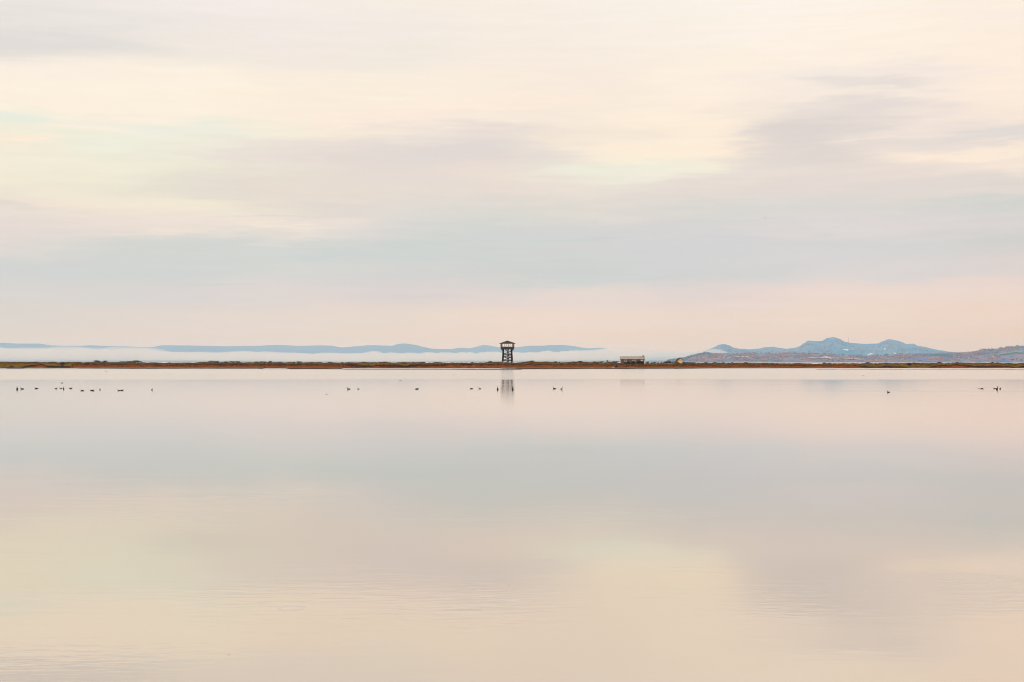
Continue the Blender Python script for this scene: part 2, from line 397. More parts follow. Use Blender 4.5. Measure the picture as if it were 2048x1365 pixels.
# ---------------------------------------------------------------- shrubs
M_shrub = mat('shrub_leaves', rnd_col([(0, (.018, .010, .006)), (.4, (.035, .014, .007)), (.75, (.025, .026, .008)), (1, (.09, .05, .014))]))
M_wood = mat('grey_wood', lambda t, b: t.put(b.inputs['Base Color'], t.ramp(t.noise(t.mapping(t.new('ShaderNodeTexCoord').outputs['Object'], sc=(1, 1, .3)), 2.3, 4),
             [(.3, (.030, .018, .012)), (.7, (.10, .062, .040))])), rough=.85)
def shrub_proto(seed):
    r = random.Random(seed); V, Fc = [], []
    lobes = [(r.uniform(-.38, .38), r.uniform(-.3, .3), r.uniform(.3, .75), r.uniform(.18, .34)) for _ in range(9)]
    for lx, ly, lz, lr in lobes:
        for _ in range(85):
            d = Vector((r.gauss(0, 1), r.gauss(0, 1), r.gauss(0, 1))).normalized() * lr * r.uniform(.5, 1.05)
            c = Vector((lx, ly, lz)) + d
            if c.z < .02: continue
            u = Vector((r.gauss(0, 1), r.gauss(0, 1), r.gauss(0, 1))).normalized(); v = u.orthogonal().normalized()
            q = r.uniform(.03, .065); b = len(V)
            V += [tuple(c - u*q), tuple(c + v*q*.7), tuple(c + u*q), tuple(c - v*q*.7)]
            Fc.append((b, b+1, b+2, b+3))
    me = bpy.data.meshes.new('foliage'); me.from_pydata(V, [], Fc); me.materials.append(M_shrub)
    s = MB()
    for lx, ly, lz, lr in lobes[:6]: s.beam((lx * .2, ly * .2, -.05), (lx, ly, lz), .02, .008)
    me2 = bpy.data.meshes.new('stem'); me2.from_pydata(s.v, [], s.f); me2.materials.append(M_wood)
    return me, me2
SHR = [shrub_proto(40 + i) for i in range(6)]
# px, top row, width px, foot row (None: stands on the crest)
shrubs = [(125,724.2,9,0),(197,724.4,14,0),(208,724.0,12,0),(246,725.2,10,0),(259,725.2,12,0),(276,725.2,16,0),(339,724.6,3,0),(420,721.8,8,0),(431,723.4,14,0),
  (452,723.6,9,0),(463,725,12,0),(476,725,12,0),(512,724.2,7,0),(527,723.3,10,0),(539,724.6,9,0),(561,725.0,7,0),(587,724.4,8,0),(598,724.4,9,0),
  (660,725.2,8,0),(727,725.4,7,0),(770,725.2,9,0),(845,725.4,8,0),(944,725.2,7,0),(981,723.6,9,0),
  (1062,724.6,12,0),(1110,723.2,10,0),(1119,723.8,3,0),(1147,723.8,9,0),(1158,722.9,11,0),(1190,724.2,9,0),(1202,724.0,11,0),(1219,724.0,7,0),(1231,724.2,13,0),
  (1250,724.8,8,1),(1259,723.8,9,1),(1267,722.6,9,1),(1275,722.4,9,1),(1283,722.6,9,1),
  (1295,723.4,7,0),(1302,725,5,0),(1309,723.8,8,0),(1316,725,5,0),(1322,724.8,4,0),(1328,724.6,5,0),(1335,721.6,9,0),(1340,723.0,4,0),(1345,724.2,5,0),
  (1351.5,722.6,8,1),(1357.5,725.0,4,1),(1367.5,724.6,7,1),(1374,724.8,5,0),(1381,724.6,9,0),(1389,726,8,0),(1411,726.6,8,0),(1430,726.3,7,0),(1447,726.6,6,0),(1464,726.8,5,0),
  (1490,726.6,8,0),(1648,727.2,6,0),(1735,727.2,9,0),(1819,726.6,7,0),(1879,725.8,8,0),(1915,726.8,6,0),(1985,727.0,6,0)]
regions = [('left of the watchtower', -1e9, 1000, -1), ('right of the watchtower', 1000, 1240, 1), ('against the front wall of the long shed', 1240, 1290, 1),
           ('right of the long shed', 1290, 1350, 1), ('at the foot of the yellow hut', 1350, 1370, 1), ('right of the yellow hut', 1370, 1e9, 1)]
ORD = 'first second third fourth fifth sixth seventh eighth ninth tenth eleventh twelfth thirteenth fourteenth fifteenth sixteenth seventeenth eighteenth nineteenth twentieth twenty-first twenty-second twenty-third twenty-fourth twenty-fifth'.split()
for name, x0, x1, sg in regions:
    grp = sorted([s for s in shrubs if x0 <= s[0] < x1], key=lambda s: s[0] * sg)
    for i, (px, top, wd, front) in enumerate(grp):
        Y = 948.0 if front else 984.0
        if front and px > 1340: Y = 972.0
        z = spit_z(px, Y)[0]; hgt = max(.8, wz(top, Y) - z); W = wd / F * Y
        hgt = max(hgt, W * .3)
        size = 'tall dark' if hgt > 1.9 else ('low spreading dark' if W > 3.4 else 'small dark')
        root = link('shrub', None, None, (wx(px, Y), Y, z), (0, 0, rnd.uniform(0, 6.28)))
        tag(root, f'{size} shrub, ' + (f'{ORD[i]} from the left {name}' if "against" in name else f'{ORD[i]} one {name}'), 'shrub', 'shrubs dotted along the spit')
        f, s = SHR[rnd.randrange(6)]
        for m, nm in ((f, 'foliage'), (s, 'stem')):
            c = link(nm, m, root); c.scale = (W * 1.12, W * 1.12, hgt * 1.12)

# ---------------------------------------------------------------- the watchtower
M_tw = mat('tower_timber', lambda t, b: t.put(b.inputs['Base Color'], t.ramp(t.noise(t.mapping(t.new('ShaderNodeTexCoord').outputs['Object'], sc=(1, 1, .35)), 1.9, 4),
          [(.3, (.010, .005, .004)), (.55, (.025, .012, .009)), (.8, (.08, .038, .020))])), rough=.8)
M_roof = mat('tower_roof', lambda t, b: t.put(b.inputs['Base Color'], t.ramp(t.noise(t.new('ShaderNodeTexCoord').outputs['Object'], 1.4, 4),
          [(.3, (.035, .022, .017)), (.7, (.09, .06, .045))])), rough=.75)
M_rail = mat('tower_railing', color=(.10, .052, .032))
M_foot = mat('tower_footing', color=(.34, .20, .13))
TY = 968.0; sc_ = TY / F
tz = spit_z(1014.8, TY)[0]
tower = link('watchtower', None, None, (wx(1014.8, TY), TY, tz), (0, 0, R(7)))
tag(tower, 'tall brown timber watchtower with a pyramid roof and open gallery on the spit', 'watchtower')
def tzr(py): return wz(py, TY) - tz
Zg, Zr, Ze, Za = tzr(698.2), tzr(694.2), tzr(688.4), tzr(682.0)
hs, hg, hr = 8.3 * sc_, 11.9 * sc_, 14.5 * sc_      # half widths: shaft, gallery, roof
# legs
for sx in (-1, 1):
    for sy in (-1, 1):
        MB().beam((sx * hs * 1.12, sy * hs * 1.12, tzr(722)), (sx * hs * .97, sy * hs * .97, Zg), .40, .32).build('leg', M_tw, tower)
        MB().beam((sx * hs * 1.16, sy * hs * 1.16, -.8), (sx * hs * 1.12, sy * hs * 1.12, tzr(722)), .42, .40, 6).build('footing', M_foot, tower)
for sx, sy in ((.18, -1), (.18, 1), (-1, 0), (1, 0)):
    MB().beam((sx * hs * 1.08, sy * hs * 1.08, -.8), (sx * hs * .97, sy * hs * .97, Zg), .24).build('post', M_tw, tower)
# landings with their railings
lv = [721.6, 714.4, 709.6]
for k, py in enumerate(lv):
    z = tzr(py); hw = hs * (1.13 - .05 * k)
    p = MB().box(-hw, hw, -hw, hw, z - .16, z + .16)
    for sy in (-1, 1): p.box(-hw - .1, hw + .1, sy * hw - .12, sy * hw + .12, z - .40, z - .161)
    lo = p.build('landing', M_tw, tower)
    for sy in (-1, 1):
        rl = MB()
        for q in (.38, .72): rl.box(-hw, hw, sy * hw - .04, sy * hw + .04, z + q, z + q + .11)
        for i in range(9): rl.box(-hw + i * hw / 4 - .04, -hw + i * hw / 4 + .04, sy * hw - .035, sy * hw + .035, z + .161, z + .38)
        rl.build('railing', M_rail, lo)
# cross braces
brs = [(tzr(721), tzr(715)), (tzr(713.5), tzr(710.2)), (tzr(708.8), tzr(702.5))]
for (z0, z1) in brs:
    for sy in (-1, 1):
        q = hs * 1.02
        MB().beam((-q, sy * q, z0), (q, sy * q, z1), .19).build('brace', M_tw, tower)
        MB().beam((sy * q, -q, z0), (sy * q, q, z1), .19).build('brace', M_tw, tower)
# stairs inside: flights zigzag
zs = [0.0, tzr(721.6), tzr(714.4), tzr(709.6), Zg]
for k in range(4):
    st = MB(); s = 1 if k % 2 == 0 else -1; yy = (-.35 if k % 2 else .35) * hs
    for q in (-.5, .5): st.beam((-s * hs * .75, yy + q, zs[k]), (s * hs * .75, yy + q, zs[k+1]), .17)
    for j in range(9):
        f = (j + .5) / 9; x = -s * hs * .75 + f * s * hs * 1.5; z = zs[k] + f * (zs[k+1] - zs[k])
        st.box(x - .14, x + .14, yy - .5, yy + .5, z - .03, z + .03)
    st.build('stair_flight', M_tw, tower)
# brackets flaring out under the gallery
for sx in (-1, 0, 1):
    for sy in (-1, 0, 1):
        if sx or sy: MB().beam((sx * hs * .98, sy * hs * .98, tzr(703)), (sx * hg * .98, sy * hg * .98, Zg), .17).build('bracket', M_tw, tower)
gal = MB().box(-hg, hg, -hg, hg, Zg - .15, Zg + .12)
for q in (-.66, -.22, .22, .66): gal.box(hg * q - .1, hg * q + .1, -hg, hg, Zg - .42, Zg - .151)
gal.build('gallery_floor', M_tw, tower)
for sx, sy in ((1, 0), (-1, 0), (0, 1), (0, -1)):
    g = MB(); n_ = 15
    for q, th in ((Zr, .07), (Zg + .45, .05)):
        if sx: g.box(sx * hg - .05, sx * hg + .05, -hg + .2, hg - .2, q - th, q + th)
        else: g.box(-hg + .2, hg - .2, sy * hg - .05, sy * hg + .05, q - th, q + th)
    for i in range(n_):
        q = -hg + .3 + (2 * hg - .6) * i / (n_ - 1)
        a = (sx * hg * .99, q) if sx else (q, sy * hg * .99)
        g.box(a[0] - .22, a[0] + .22, a[1] - .22, a[1] + .22, Zg + .12, Zr - .07)
    g.build('gallery_railing', M_rail, tower)
for sx in (-1, -.33, .33, 1):
    for sy in (-1, -.33, .33, 1):
        if abs(sx) == 1 or abs(sy) == 1:
            r_ = .17 if abs(sx) == 1 and abs(sy) == 1 else .11
            MB().box(sx * hg - r_, sx * hg + r_, sy * hg - r_, sy * hg + r_, Zg + .12, Ze + .1).build('gallery_post', M_tw, tower)
rf = MB(); e = hr; ap = (0, 0, Za); Zu = Ze + .18
c4 = [(-e, -e), (e, -e), (e, e), (-e, e)]
for i in range(4):
    a, c = c4[i], c4[(i+1) % 4]
    rf.face((*a, Zu + .16), (*c, Zu + .16), ap); rf.face((*a, Zu), (*c, Zu), (*c, Zu + .16), (*a, Zu + .16))
rf.face(*[(*q, Zu) for q in reversed(c4)])
ro = rf.build('roof', M_roof, tower)
rg = MB()
for a in c4: rg.beam((a[0], a[1], Zu + .2), (0, 0, Za + .05), .09)
rg.beam((0, 0, Za - .1), (0, 0, Za + .35), .12, .05).build('ridge_cap', M_tw, ro)

# ---------------------------------------------------------------- long shed
M_swall = mat('shed_boards', lambda t, b: t.put(b.inputs['Base Color'], t.ramp(t.noise(t.mapping(t.new('ShaderNodeTexCoord').outputs['Object'], sc=(3, .5, .4)), 1.3, 4),
          [(.3, (.06, .036, .022)), (.5, (.15, .088, .055)), (.75, (.24, .165, .12))])))
M_sroof = mat('shed_roof', lambda t, b: t.put(b.inputs['Base Color'], t.ramp(t.noise(t.mapping(t.new('ShaderNodeTexCoord').outputs['Object'], sc=(.6, 1.5, 1.5)), 1.0, 4),
          [(.3, (.32, .22, .165)), (.7, (.46, .35, .27))])))
M_white = mat('white_paint', color=(.78, .72, .66), rough=.5)
M_glass = mat('dark_glass', color=(.02, .022, .025), rough=.15)
M_dark = mat('dark_trim', color=(.035, .018, .014))
HY = 962.0; hsx0, hsx1 = wx(1241.3, HY), wx(1288.3, HY); hz = spit_z(1265, HY)[0] - .1
shed = link('long_shed', None, None, ((hsx0 + hsx1) / 2, HY, hz), (0, 0, R(-3)))
tag(shed, 'long weathered wooden shed with a pale pinkish gable roof', 'shed')
hw = (hsx1 - hsx0) / 2; dp = 3.0; We = wz(719.0, HY) - hz; Wr = wz(713.4, HY) - hz
wl = MB().box(-hw, hw, -dp, dp, 0, We)
for sx in (-1, 1): wl.face((sx*hw, -dp, We), (sx*hw, dp, We), (sx*hw, 0, Wr - .08))
wl.build('wall', M_swall, shed)
rf = MB(); ov = .45
for sy in (-1, 1):
    a0, a1 = (-hw - ov, sy * (dp + .4), We - .12), (hw + ov, sy * (dp + .4), We - .12)
    b1, b0 = (hw + ov, 0, Wr), (-hw - ov, 0, Wr)
    up = Vector((0, 0, .14))
    lo = [Vector(q) for q in (a0, a1, b1, b0)]; hi = [q + up for q in lo]
    rf.face(*hi); rf.face(*reversed(lo))
    for i in range(4): rf.face(lo[i], lo[(i+1) % 4], hi[(i+1) % 4], hi[i])
rfo = rf.build('roof', M_sroof, shed)
MB().box(-hw - ov, hw + ov, -dp - .46, -dp - .403, We - .22, We + .02).build('fascia', M_dark, rfo)
ch = MB().box(hw - 1.1, hw - .5, -.9, -.3, Wr - .6, Wr + .75).box(hw - 1.16, hw - .44, -.96, -.24, Wr + .751, Wr + .86)
ch.build('chimney', M_wood, rfo)
def hx(px): return wx(px, HY) - (hsx0 + hsx1) / 2
for px0, px1, py0, py1 in ((1249, 1253, 719.9, 723.6), (1264.4, 1266.6, 720.0, 722.4), (1267.9, 1271.4, 720.0, 722.8), (1280.8, 1285.6, 720.0, 722.0)):
    x0, x1, z1, z0 = hx(px0), hx(px1), wz(py0, HY) - hz, wz(py1, HY) - hz
    fr = MB()
    y0, y1 = -dp - .07, -dp - .003; b_ = .16
    fr.box(x0, x0 + b_, y0, y1, z0, z1).box(x1 - b_, x1, y0, y1, z0, z1).box(x0 + b_, x1 - b_, y0, y1, z0, z0 + b_).box(x0 + b_, x1 - b_, y0, y1, z1 - b_, z1)
    fo = fr.build('window', M_white, shed)
    MB().box(x0 + b_, x1 - b_, -dp - .03, -dp - .004, z0 + b_, z1 - b_).build('pane', M_white if px0 > 1275 else M_glass, fo)
do = MB().box(hx(1256.6), hx(1258.8), -dp - .05, -dp - .003, .05, 2.1).build('door', M_wood, shed)
MB().box(hx(1258.2), hx(1258.5), -dp - .11, -dp - .051, 1.0, 1.08).build('handle', M_dark, do)

# ---------------------------------------------------------------- yellow hut
M_yel = mat('yellow_boards', color=(.86, .54, .24)); M_hroof = mat('hut_roof', color=(.10, .045, .025))
KY = 985.0; kz = spit_z(1359, KY)[0] - .1
hut = link('gabled_hut', None, None, (wx(1359.2, KY), KY, kz), (0, 0, R(5)))
tag(hut, 'small yellow gabled hut behind dark shrubs on the spit', 'hut')
hw = 5.0 / F * KY; Ke = wz(720.9, KY) - kz; Kr = wz(716.9, KY) - kz; dp = 2.4
wl = MB().box(-hw, hw, -dp, dp, 0, Ke)
for sy in (-1, 1): wl.face((-hw, sy*dp, Ke), (hw, sy*dp, Ke), (0, sy*dp, Kr - .06))
wl.build('wall', M_yel, hut)
rf = MB()
for sx in (-1, 1):
    sl = (Kr - Ke) / hw; ex = hw + .42
    lo = [Vector(q) for q in ((sx*ex, -dp-.35, Ke - .42*sl), (sx*ex, dp+.35, Ke - .42*sl), (0, dp+.35, Kr), (0, -dp-.35, Kr))]
    hi = [q + Vector((0, 0, .34)) for q in lo]
    rf.face(*hi); rf.face(*reversed(lo))
    for i in range(4): rf.face(lo[i], lo[(i+1) % 4], hi[(i+1) % 4], hi[i])
rf.build('roof', M_hroof, hut)
MB().box(-hw * .7, hw * .7, -dp - .04, -dp - .003, Ke - .05, Ke + .06).build('gable_trim', M_hroof, hut)
MB().box(-.35, .45, -dp - .05, -dp - .003, .1, 1.9).build('door', M_yel, hut)

# ---------------------------------------------------------------- odds and ends on the beach
def rock(name, px, py, Y, wpx, hpx, m, seed, tilt=0):
    z = spit_z(px, Y)[0]; sx, sz = wpx / F * Y / 2, hpx / F * Y / 2
    bm = bmesh.new(); bmesh.ops.create_icosphere(bm, subdivisions=3, radius=1)
    for v in bm.verts:
        k = 1 + .3 * nz(v.co.x * 1.3 + seed, v.co.y * 1.3, v.co.z * 1.3); v.co = Vector((v.co.x * sx * k, v.co.y * sx * .7 * k, v.co.z * sz * k))
    me = bpy.data.meshes.new(name); bm.to_mesh(me); bm.free(); me.materials.append(m)
    return link(name, me, None, (wx(px, Y), Y, z + sz * .6), (0, R(tilt), 0))
M_pale = mat('pale_rock', color=(.46, .30, .22)); M_black = mat('black_stump', color=(.012, .012, .010))
M_char = mat('dark_rock', color=(.03, .022, .018))
tag(rock('tree_stump', 1232.4, 733, 880, 5.6, 4.2, M_black, 3, -25), 'black tilted stump on the beach below the shed', 'stump')
tag(rock('boulder', 1226, 735, 862, 4.6, 2.6, M_pale, 8), 'pale boulder on the beach beside the black stump', 'boulder')
tag(rock('boulder', 1213.5, 732.8, 884, 3.0, 2.4, M_char, 5), 'small dark boulder on the beach below the round marker post', 'boulder')
PY = 975.0; pz = spit_z(1214.6, PY)[0]
mk = link('marker_post', None, None, (wx(1214.6, PY), PY, pz)); tag(mk, 'short pale post with a round black board on the spit crest', 'marker post')
MB().beam((0, 0, -.3), (0, 0, wz(724, PY) - pz), .17).build('post', M_white, mk)
MB().beam((0, -.12, wz(722.6, PY) - pz), (0, .12, wz(722.6, PY) - pz), .62, n=14).build('board', M_black, mk)
for i, (px, hp, lb) in enumerate(((455.3, 3.4, 'thin lone pole behind the shrubs far left of the watchtower'), (1322.5, 4.0, 'thin lone pole between the long shed and the yellow hut'))):
    z = spit_z(px, 990)[0]
    tag(MB().beam((0, 0, -.3), (0, 0, hp / F * 990 + .6), .06, .04).build('pole', M_wood, None, (wx(px, 990), 990, z)), lb, 'pole')

# ---------------------------------------------------------------- water birds
M_duck = mat('dark_plumage', lambda t, b: t.put(b.inputs['Base Color'], t.ramp(t.noise(t.new('ShaderNodeTexCoord').outputs['Object'], 14, 3), [(.35, (.006, .005, .005)), (.7, (.035, .020, .013))])), rough=.6)
M_brown = mat('brown_plumage', color=(.13, .055, .025), rough=.6)
M_buff = mat('buff_plumage', color=(.30, .17, .09), rough=.6)
M_bill = mat('bill', color=(.30, .14, .03), rough=.5)
def loft(path, n=10):
    """path: (x, z, half width, half height) rings from tail to bill tip"""
    V, Fc, P = [], [], [Vector((p[0], 0, p[1])) for p in path]
    for i, (x, z, rw, rh) in enumerate(path):
        t = (P[min(i + 1, len(P) - 1)] - P[max(i - 1, 0)]).normalized(); nrm = Vector((-t.z, 0, t.x))
        for k in range(n):
            a = k / n * 2 * math.pi
            V.append(tuple(P[i] + Vector((0, 1, 0)) * (math.cos(a) * rw) + nrm * (math.sin(a) * rh)))
    for i in range(len(path) - 1):
        for k in range(n):
            j = (k + 1) % n; Fc.append((i*n+k, i*n+j, (i+1)*n+j, (i+1)*n+k))
    Fc.append(tuple(range(n))[::-1]); Fc.append(tuple((len(path)-1)*n + k for k in range(n)))
    return V, Fc
POSE = {
 'alert': [(-.30,.13,.012,.008),(-.24,.10,.05,.03),(-.14,.065,.10,.075),(0,.055,.125,.095),(.10,.065,.11,.095),(.17,.10,.07,.07),(.20,.17,.038,.038),(.205,.25,.030,.032),(.215,.31,.038,.040),(.25,.335,.040,.036),(.285,.32,.022,.016),(.34,.31,.018,.008)],
 'rest':  [(-.30,.12,.012,.008),(-.24,.09,.05,.03),(-.14,.06,.10,.07),(0,.05,.125,.085),(.11,.055,.11,.085),(.18,.09,.06,.055),(.215,.135,.042,.042),(.245,.155,.042,.038),(.28,.145,.022,.016),(.33,.135,.018,.008)],
 'feed':  [(-.31,.15,.012,.008),(-.24,.12,.05,.03),(-.14,.075,.10,.07),(0,.055,.125,.085),(.11,.045,.10,.08),(.19,.055,.05,.045),(.24,.045,.036,.036),(.27,.015,.036,.034),(.29,-.02,.02,.016),(.31,-.05,.016,.008)],
 'tall':  [(-.24,.10,.015,.01),(-.20,.08,.06,.04),(-.10,.07,.115,.095),(.0,.075,.13,.115),(.08,.11,.105,.10),(.12,.18,.065,.07),(.135,.26,.038,.042),(.14,.33,.032,.036),(.15,.385,.036,.038),(.18,.405,.036,.032),(.21,.395,.02,.014),(.25,.39,.014,.007)],
}
DM = {}
def duck_mesh(pose, kind):
    if (pose, kind) in DM: return DM[pose, kind]
    path = POSE[pose]; V, Fc = loft(path)
    me = bpy.data.meshes.new('water_bird'); me.from_pydata(V, [], Fc)
    for m in ({'dark': (M_duck, M_duck, M_bill), 'brown': (M_duck, M_brown, M_bill), 'buff': (M_buff, M_duck, M_bill)}[kind]): me.materials.append(m)
    nr = len(path); mi = []
    for i in range(nr - 1): mi += [(2 if i >= nr - 3 else (1 if i >= nr - 6 else 0))] * 10
    me.polygons.foreach_set('material_index', mi + [0, 2]); me.polygons.foreach_set('use_smooth', [True] * len(me.polygons))
    m2 = me; DM[pose, kind] = m2
    return m2
# px, waterline row, pose, colouring, heading (deg: 0 faces right, 180 left, -90 towards us), size, label
birds = [
 (34.5,779.2,'tall','dark',-80,1.2,'upright black bird facing us, leftmost on the water'),
 (44.3,778.6,'alert','dark',185,.95,'dark bird facing left right beside the upright leftmost one'),
 (72.8,777.6,'feed','brown',10,1.05,'low dark bird with brown tail alone between the two left clusters'),
 (112,778,'alert','brown',30,.75,'dark bird with a raised reddish head, left of the tight pair'),
 (121.8,777.4,'rest','dark',185,.8,'low dark bird touching the upright one in the tight pair'),
 (127.2,778.4,'tall','brown',-70,.9,'upright dark brown bird at the right of the tight pair'),
 (141.3,777.4,'rest','dark',0,.95,'low dark bird just right of the tight pair'),
 (124,766.6,'rest','brown',200,.8,'small brown bird farther out beyond the tight pair'),
 (164.6,782,'rest','dark',182,.95,'low dark bird facing left at the start of the nearer row'),
 (184.6,781.8,'feed','dark',180,1.1,'dark bird with lifted tail, second in the nearer row'),
 (199.8,780.2,'tall','dark',-60,.72,'small hunched dark bird facing us, third in the nearer row'),
 (237.8,782,'alert','dark',200,.72,'dark bird with raised head leading the close pair right of the hunched one'),
 (243.6,781.4,'rest','brown',5,.95,'brown backed bird trailing in the close pair'),
 (303.8,780.6,'tall','dark',-40,.72,'lone small dark bird far right of the left flock'),
 (653,789,'rest','dark',200,.42,'tiny dark bird alone and nearest to us, left of centre'),
 (697.4,779,'alert','brown',182,.95,'brown bird facing left with a thin raised neck, left one of two'),
 (717,778.8,'alert','dark',150,.7,'short dark bird just right of the thin necked brown one'),
 (800.8,762,'rest','brown',160,.7,'tiny brown bird far out left of the watchtower reflection'),
 (833.6,778.8,'feed','brown',180,1.1,'dark bird with brown uptilted tail midway to the watchtower reflection'),
 (943,778,'rest','brown',170,.95,'low dark bird left of the raised headed one near the reflection'),
 (959.8,778.2,'alert','dark',185,.75,'dark bird with raised head, between the low bird and the upright one'),
 (995.3,779.6,'tall','dark',-88,1.15,'upright black bird just left of the watchtower reflection'),
 (1025.3,779.6,'tall','dark',-92,1.15,'upright black bird just right of the watchtower reflection'),
 (1109,778,'alert','brown',184,.95,'brown bird facing left with raised neck, right of the reflection'),
 (1123,779.2,'tall','buff',-50,1.05,'buff bodied bird with a dark head, right of the raised neck one'),
 (1759.8,760.4,'rest','brown',-60,.55,'tiny brown bird far out below the mountains'),
 (1777,785.2,'alert','dark',183,.8,'lone dark bird facing left on the right side, nearest to us there'),
 (1957.6,778,'rest','brown',180,.5,'small dark bird touching the tail of a larger one at right'),
 (1963.8,778,'rest','dark',0,.9,'low black bird, larger of the low pair at right'),
 (1989.2,777.8,'rest','brown',180,.8,'low brown bird beside the upright black one at right'),
 (1993.8,779.4,'tall','dark',-85,1.2,'upright black bird at the right end of the water'),
 (2000.2,778.4,'tall','dark',-30,.68,'small dark bird, rightmost on the water'),
 (212,744,'rest','brown',20,1.0,'tiny bird far out near the shore at left'),
 (337.5,749,'rest','brown',150,.8,'tiny bird far out, second from left along the shore'),
 (908,750.4,'rest','brown',0,.8,'tiny bird close to shore left of the watchtower'),
 (1458.5,752.6,'rest','brown',0,.6,'tiny bird close to shore right of the yellow hut'),
 (1726,751.8,'rest','brown',180,.8,'tiny bird close to shore below the mast'),
]
for px, py, pose, kind, hd, k, lb in birds:
    Y = yw(py); o = link('water_bird', duck_mesh(pose, kind), None, (wx(px, Y), Y, -.015), (0, 0, R(hd)))
    o.scale = (k, k, k); tag(o, lb, 'bird', 'birds swimming on the lagoon')
# three birds in flight
def flyer(px, py, Y, k, lb, dihedral):
    V, Fc = loft([(-.28,0,.03,.01),(-.18,0,.05,.03),(0,0,.075,.06),(.14,.01,.06,.05),(.2,.03,.035,.035),(.25,.03,.03,.03),(.32,.02,.008,.006)], 8)
    b = len(V); up = .5 * dihedral
    for s in (-1, 1):
        pts = [(.12, s*.05, .03), (.10, s*.35, .03+up*.5), (-.02, s*.62, .03+up), (-.08, s*.60, .02+up), (-.06, s*.33, .02+up*.5), (-.10, s*.05, .02)]
        c = len(V); V += pts; V += [(x, y, z - .015) for x, y, z in pts]
        Fc += [tuple(c+i for i in range(6)), tuple(c+6+i for i in reversed(range(6)))] + [(c+i, c+6+i, c+6+(i+1)%6, c+(i+1)%6) for i in range(6)]
    o = mesh('flying_bird', V, Fc, M_brown, None, (wx(px, Y), Y, wz(py, Y)), rot=(0, 0, R(rnd.uniform(60, 120)))); o.scale = (k, k, k)
    return tag(o, lb, 'bird', 'birds in flight')
flyer(1531, 435.6, 420, 1.0, 'dark bird in flight, leftmost of the three in the sky', .2)
flyer(1800, 466.8, 620, 1.0, 'faint bird in flight, lowest of the three in the sky', .3)
flyer(1859, 341.4, 700, 1.0, 'faint bird in flight, highest and rightmost in the sky', .1)
# bits afloat
M_leaf = mat('floating_leaf', color=(.16, .10, .06))
for px, py, lb in ((713.4, 957, 'dark leaf afloat on calm water left of centre'), (1018.5, 1171.5, 'dark leaf afloat near the middle of the water'), (107.5, 970, 'left one of two bits of leaf afloat at far left'), (135, 970, 'right one of two bits of leaf afloat at far left'), (458, 1310, 'tiny leaf afloat low in the water left of centre')):
    Y = yw(py); s = 1.5 / F * Y
    o = mesh('floating_leaf', [(-s, -s*.5, 0), (0, -s*.7, .25*s), (s, 0, .1*s), (.2*s, s*.8, .5*s), (-.7*s, s*.5, .2*s), (-s, -s*.5, -.1*s), (s, 0, -.1*s), (-.7*s, s*.5, -.1*s)],
             [(0, 1, 3, 4), (1, 2, 3), (5, 7, 6)], M_leaf, None, (wx(px, Y), Y, .004))
    tag(o, lb, 'leaf', 'leaves afloat on the lagoon')

# ---------------------------------------------------------------- far land
L1 = [(-900,690),(-300,684),(0,686),(36,687.6),(79,687.7),(102,691.5),(150,692.3),(180,691.4),(240,693),(300,695.2),(325,691),(365,691.3),(420,692.3),(450,693),(520,692),
      (540,690.8),(560,690.4),(600,692.3),(640,691.3),(660,691.8),(685,695.4),(710,693.2),(740,690.8),(785,692),(797,688),(810,687.4),(830,690),(850,695),(865,698),(900,698.7),
      (920,696),(940,697),(955,693.5),(967,690.2),(980,691.8),(1000,695.5),(1030,695),(1060,692),(1085,692),(1100,690.8),(1125,690.3),(1150,693),(1165,696),(1180,697),
      (1200,696),(1212,697.5),(1225,703),(1250,716),(1300,721),(3000,723)]
L1B = [(1150,723),(1210,721),(1240,719),(1300,714.5),(1335,711.5),(1352,712.5),(1400,716),(1500,718),(3000,718)]
L2 = [(1290,723),(1345,717),(1370,711),(1400,706.5),(1420,698),(1430,694),(1438,690),(1448,688.3),(1458,691),(1468,696),(1480,698),(1500,699),(1520,697.5),(1530,695),(1545,694),(1560,696.3),
      (1572,698),(1590,696),(1598,693.6),(1608,687),(1617,681.5),(1630,682.8),(1644,682.4),(1655,676.5),(1667,674.6),(1678,677.5),(1690,684),(1700,686),(1712,687),(1730,688.4),
      (1757,687.4),(1765,683),(1778,678.8),(1795,681.5),(1805,685),(1812,688.6),(1826,687.8),(1838,692.5),(1850,694.3),(1865,698),(1880,701),(1900,704),(1960,708),(2400,712),(3000,715)]
L4 = [(1320,724),(1352,720),(1368,717.5),(1385,711),(1400,709),(1410,706),(1425,708.5),(1450,708.6),(1500,707.6),(1560,707),(1640,708),(1680,711),(1710,712),(1730,714),(1750,712.5),
      (1800,708.4),(1830,709.5),(1870,708.6),(1900,707.2),(1930,706.8),(1945,703),(1965,700),(1985,698.8),(2000,696.8),(2020,694.5),(2035,692.6),(2048,691.6),(2200,688),(2500,694),(3000,700)]
def hill_fn(prof, Y0, Y1, rgh, seed, pw=1.0):
    def fn(px, Y):
        t = (Y - Y0) / (Y1 - Y0); cr = max(.5, wz(lerp_pts(prof, px), Y1))
        if t <= 1:
            s = max(0, t); z = cr * (s ** pw)
            z += cr * rgh * nz(px * .022 + seed, Y * .00095, seed, 5) * math.sin(math.pi * min(1, max(0, s))) 
        else: z = cr * (1 - sst(1, 1.5, t)) - 1
        if t < 0: z = -2
        return z
    fn.Y0, fn.Y1 = Y0, Y1
    return fn
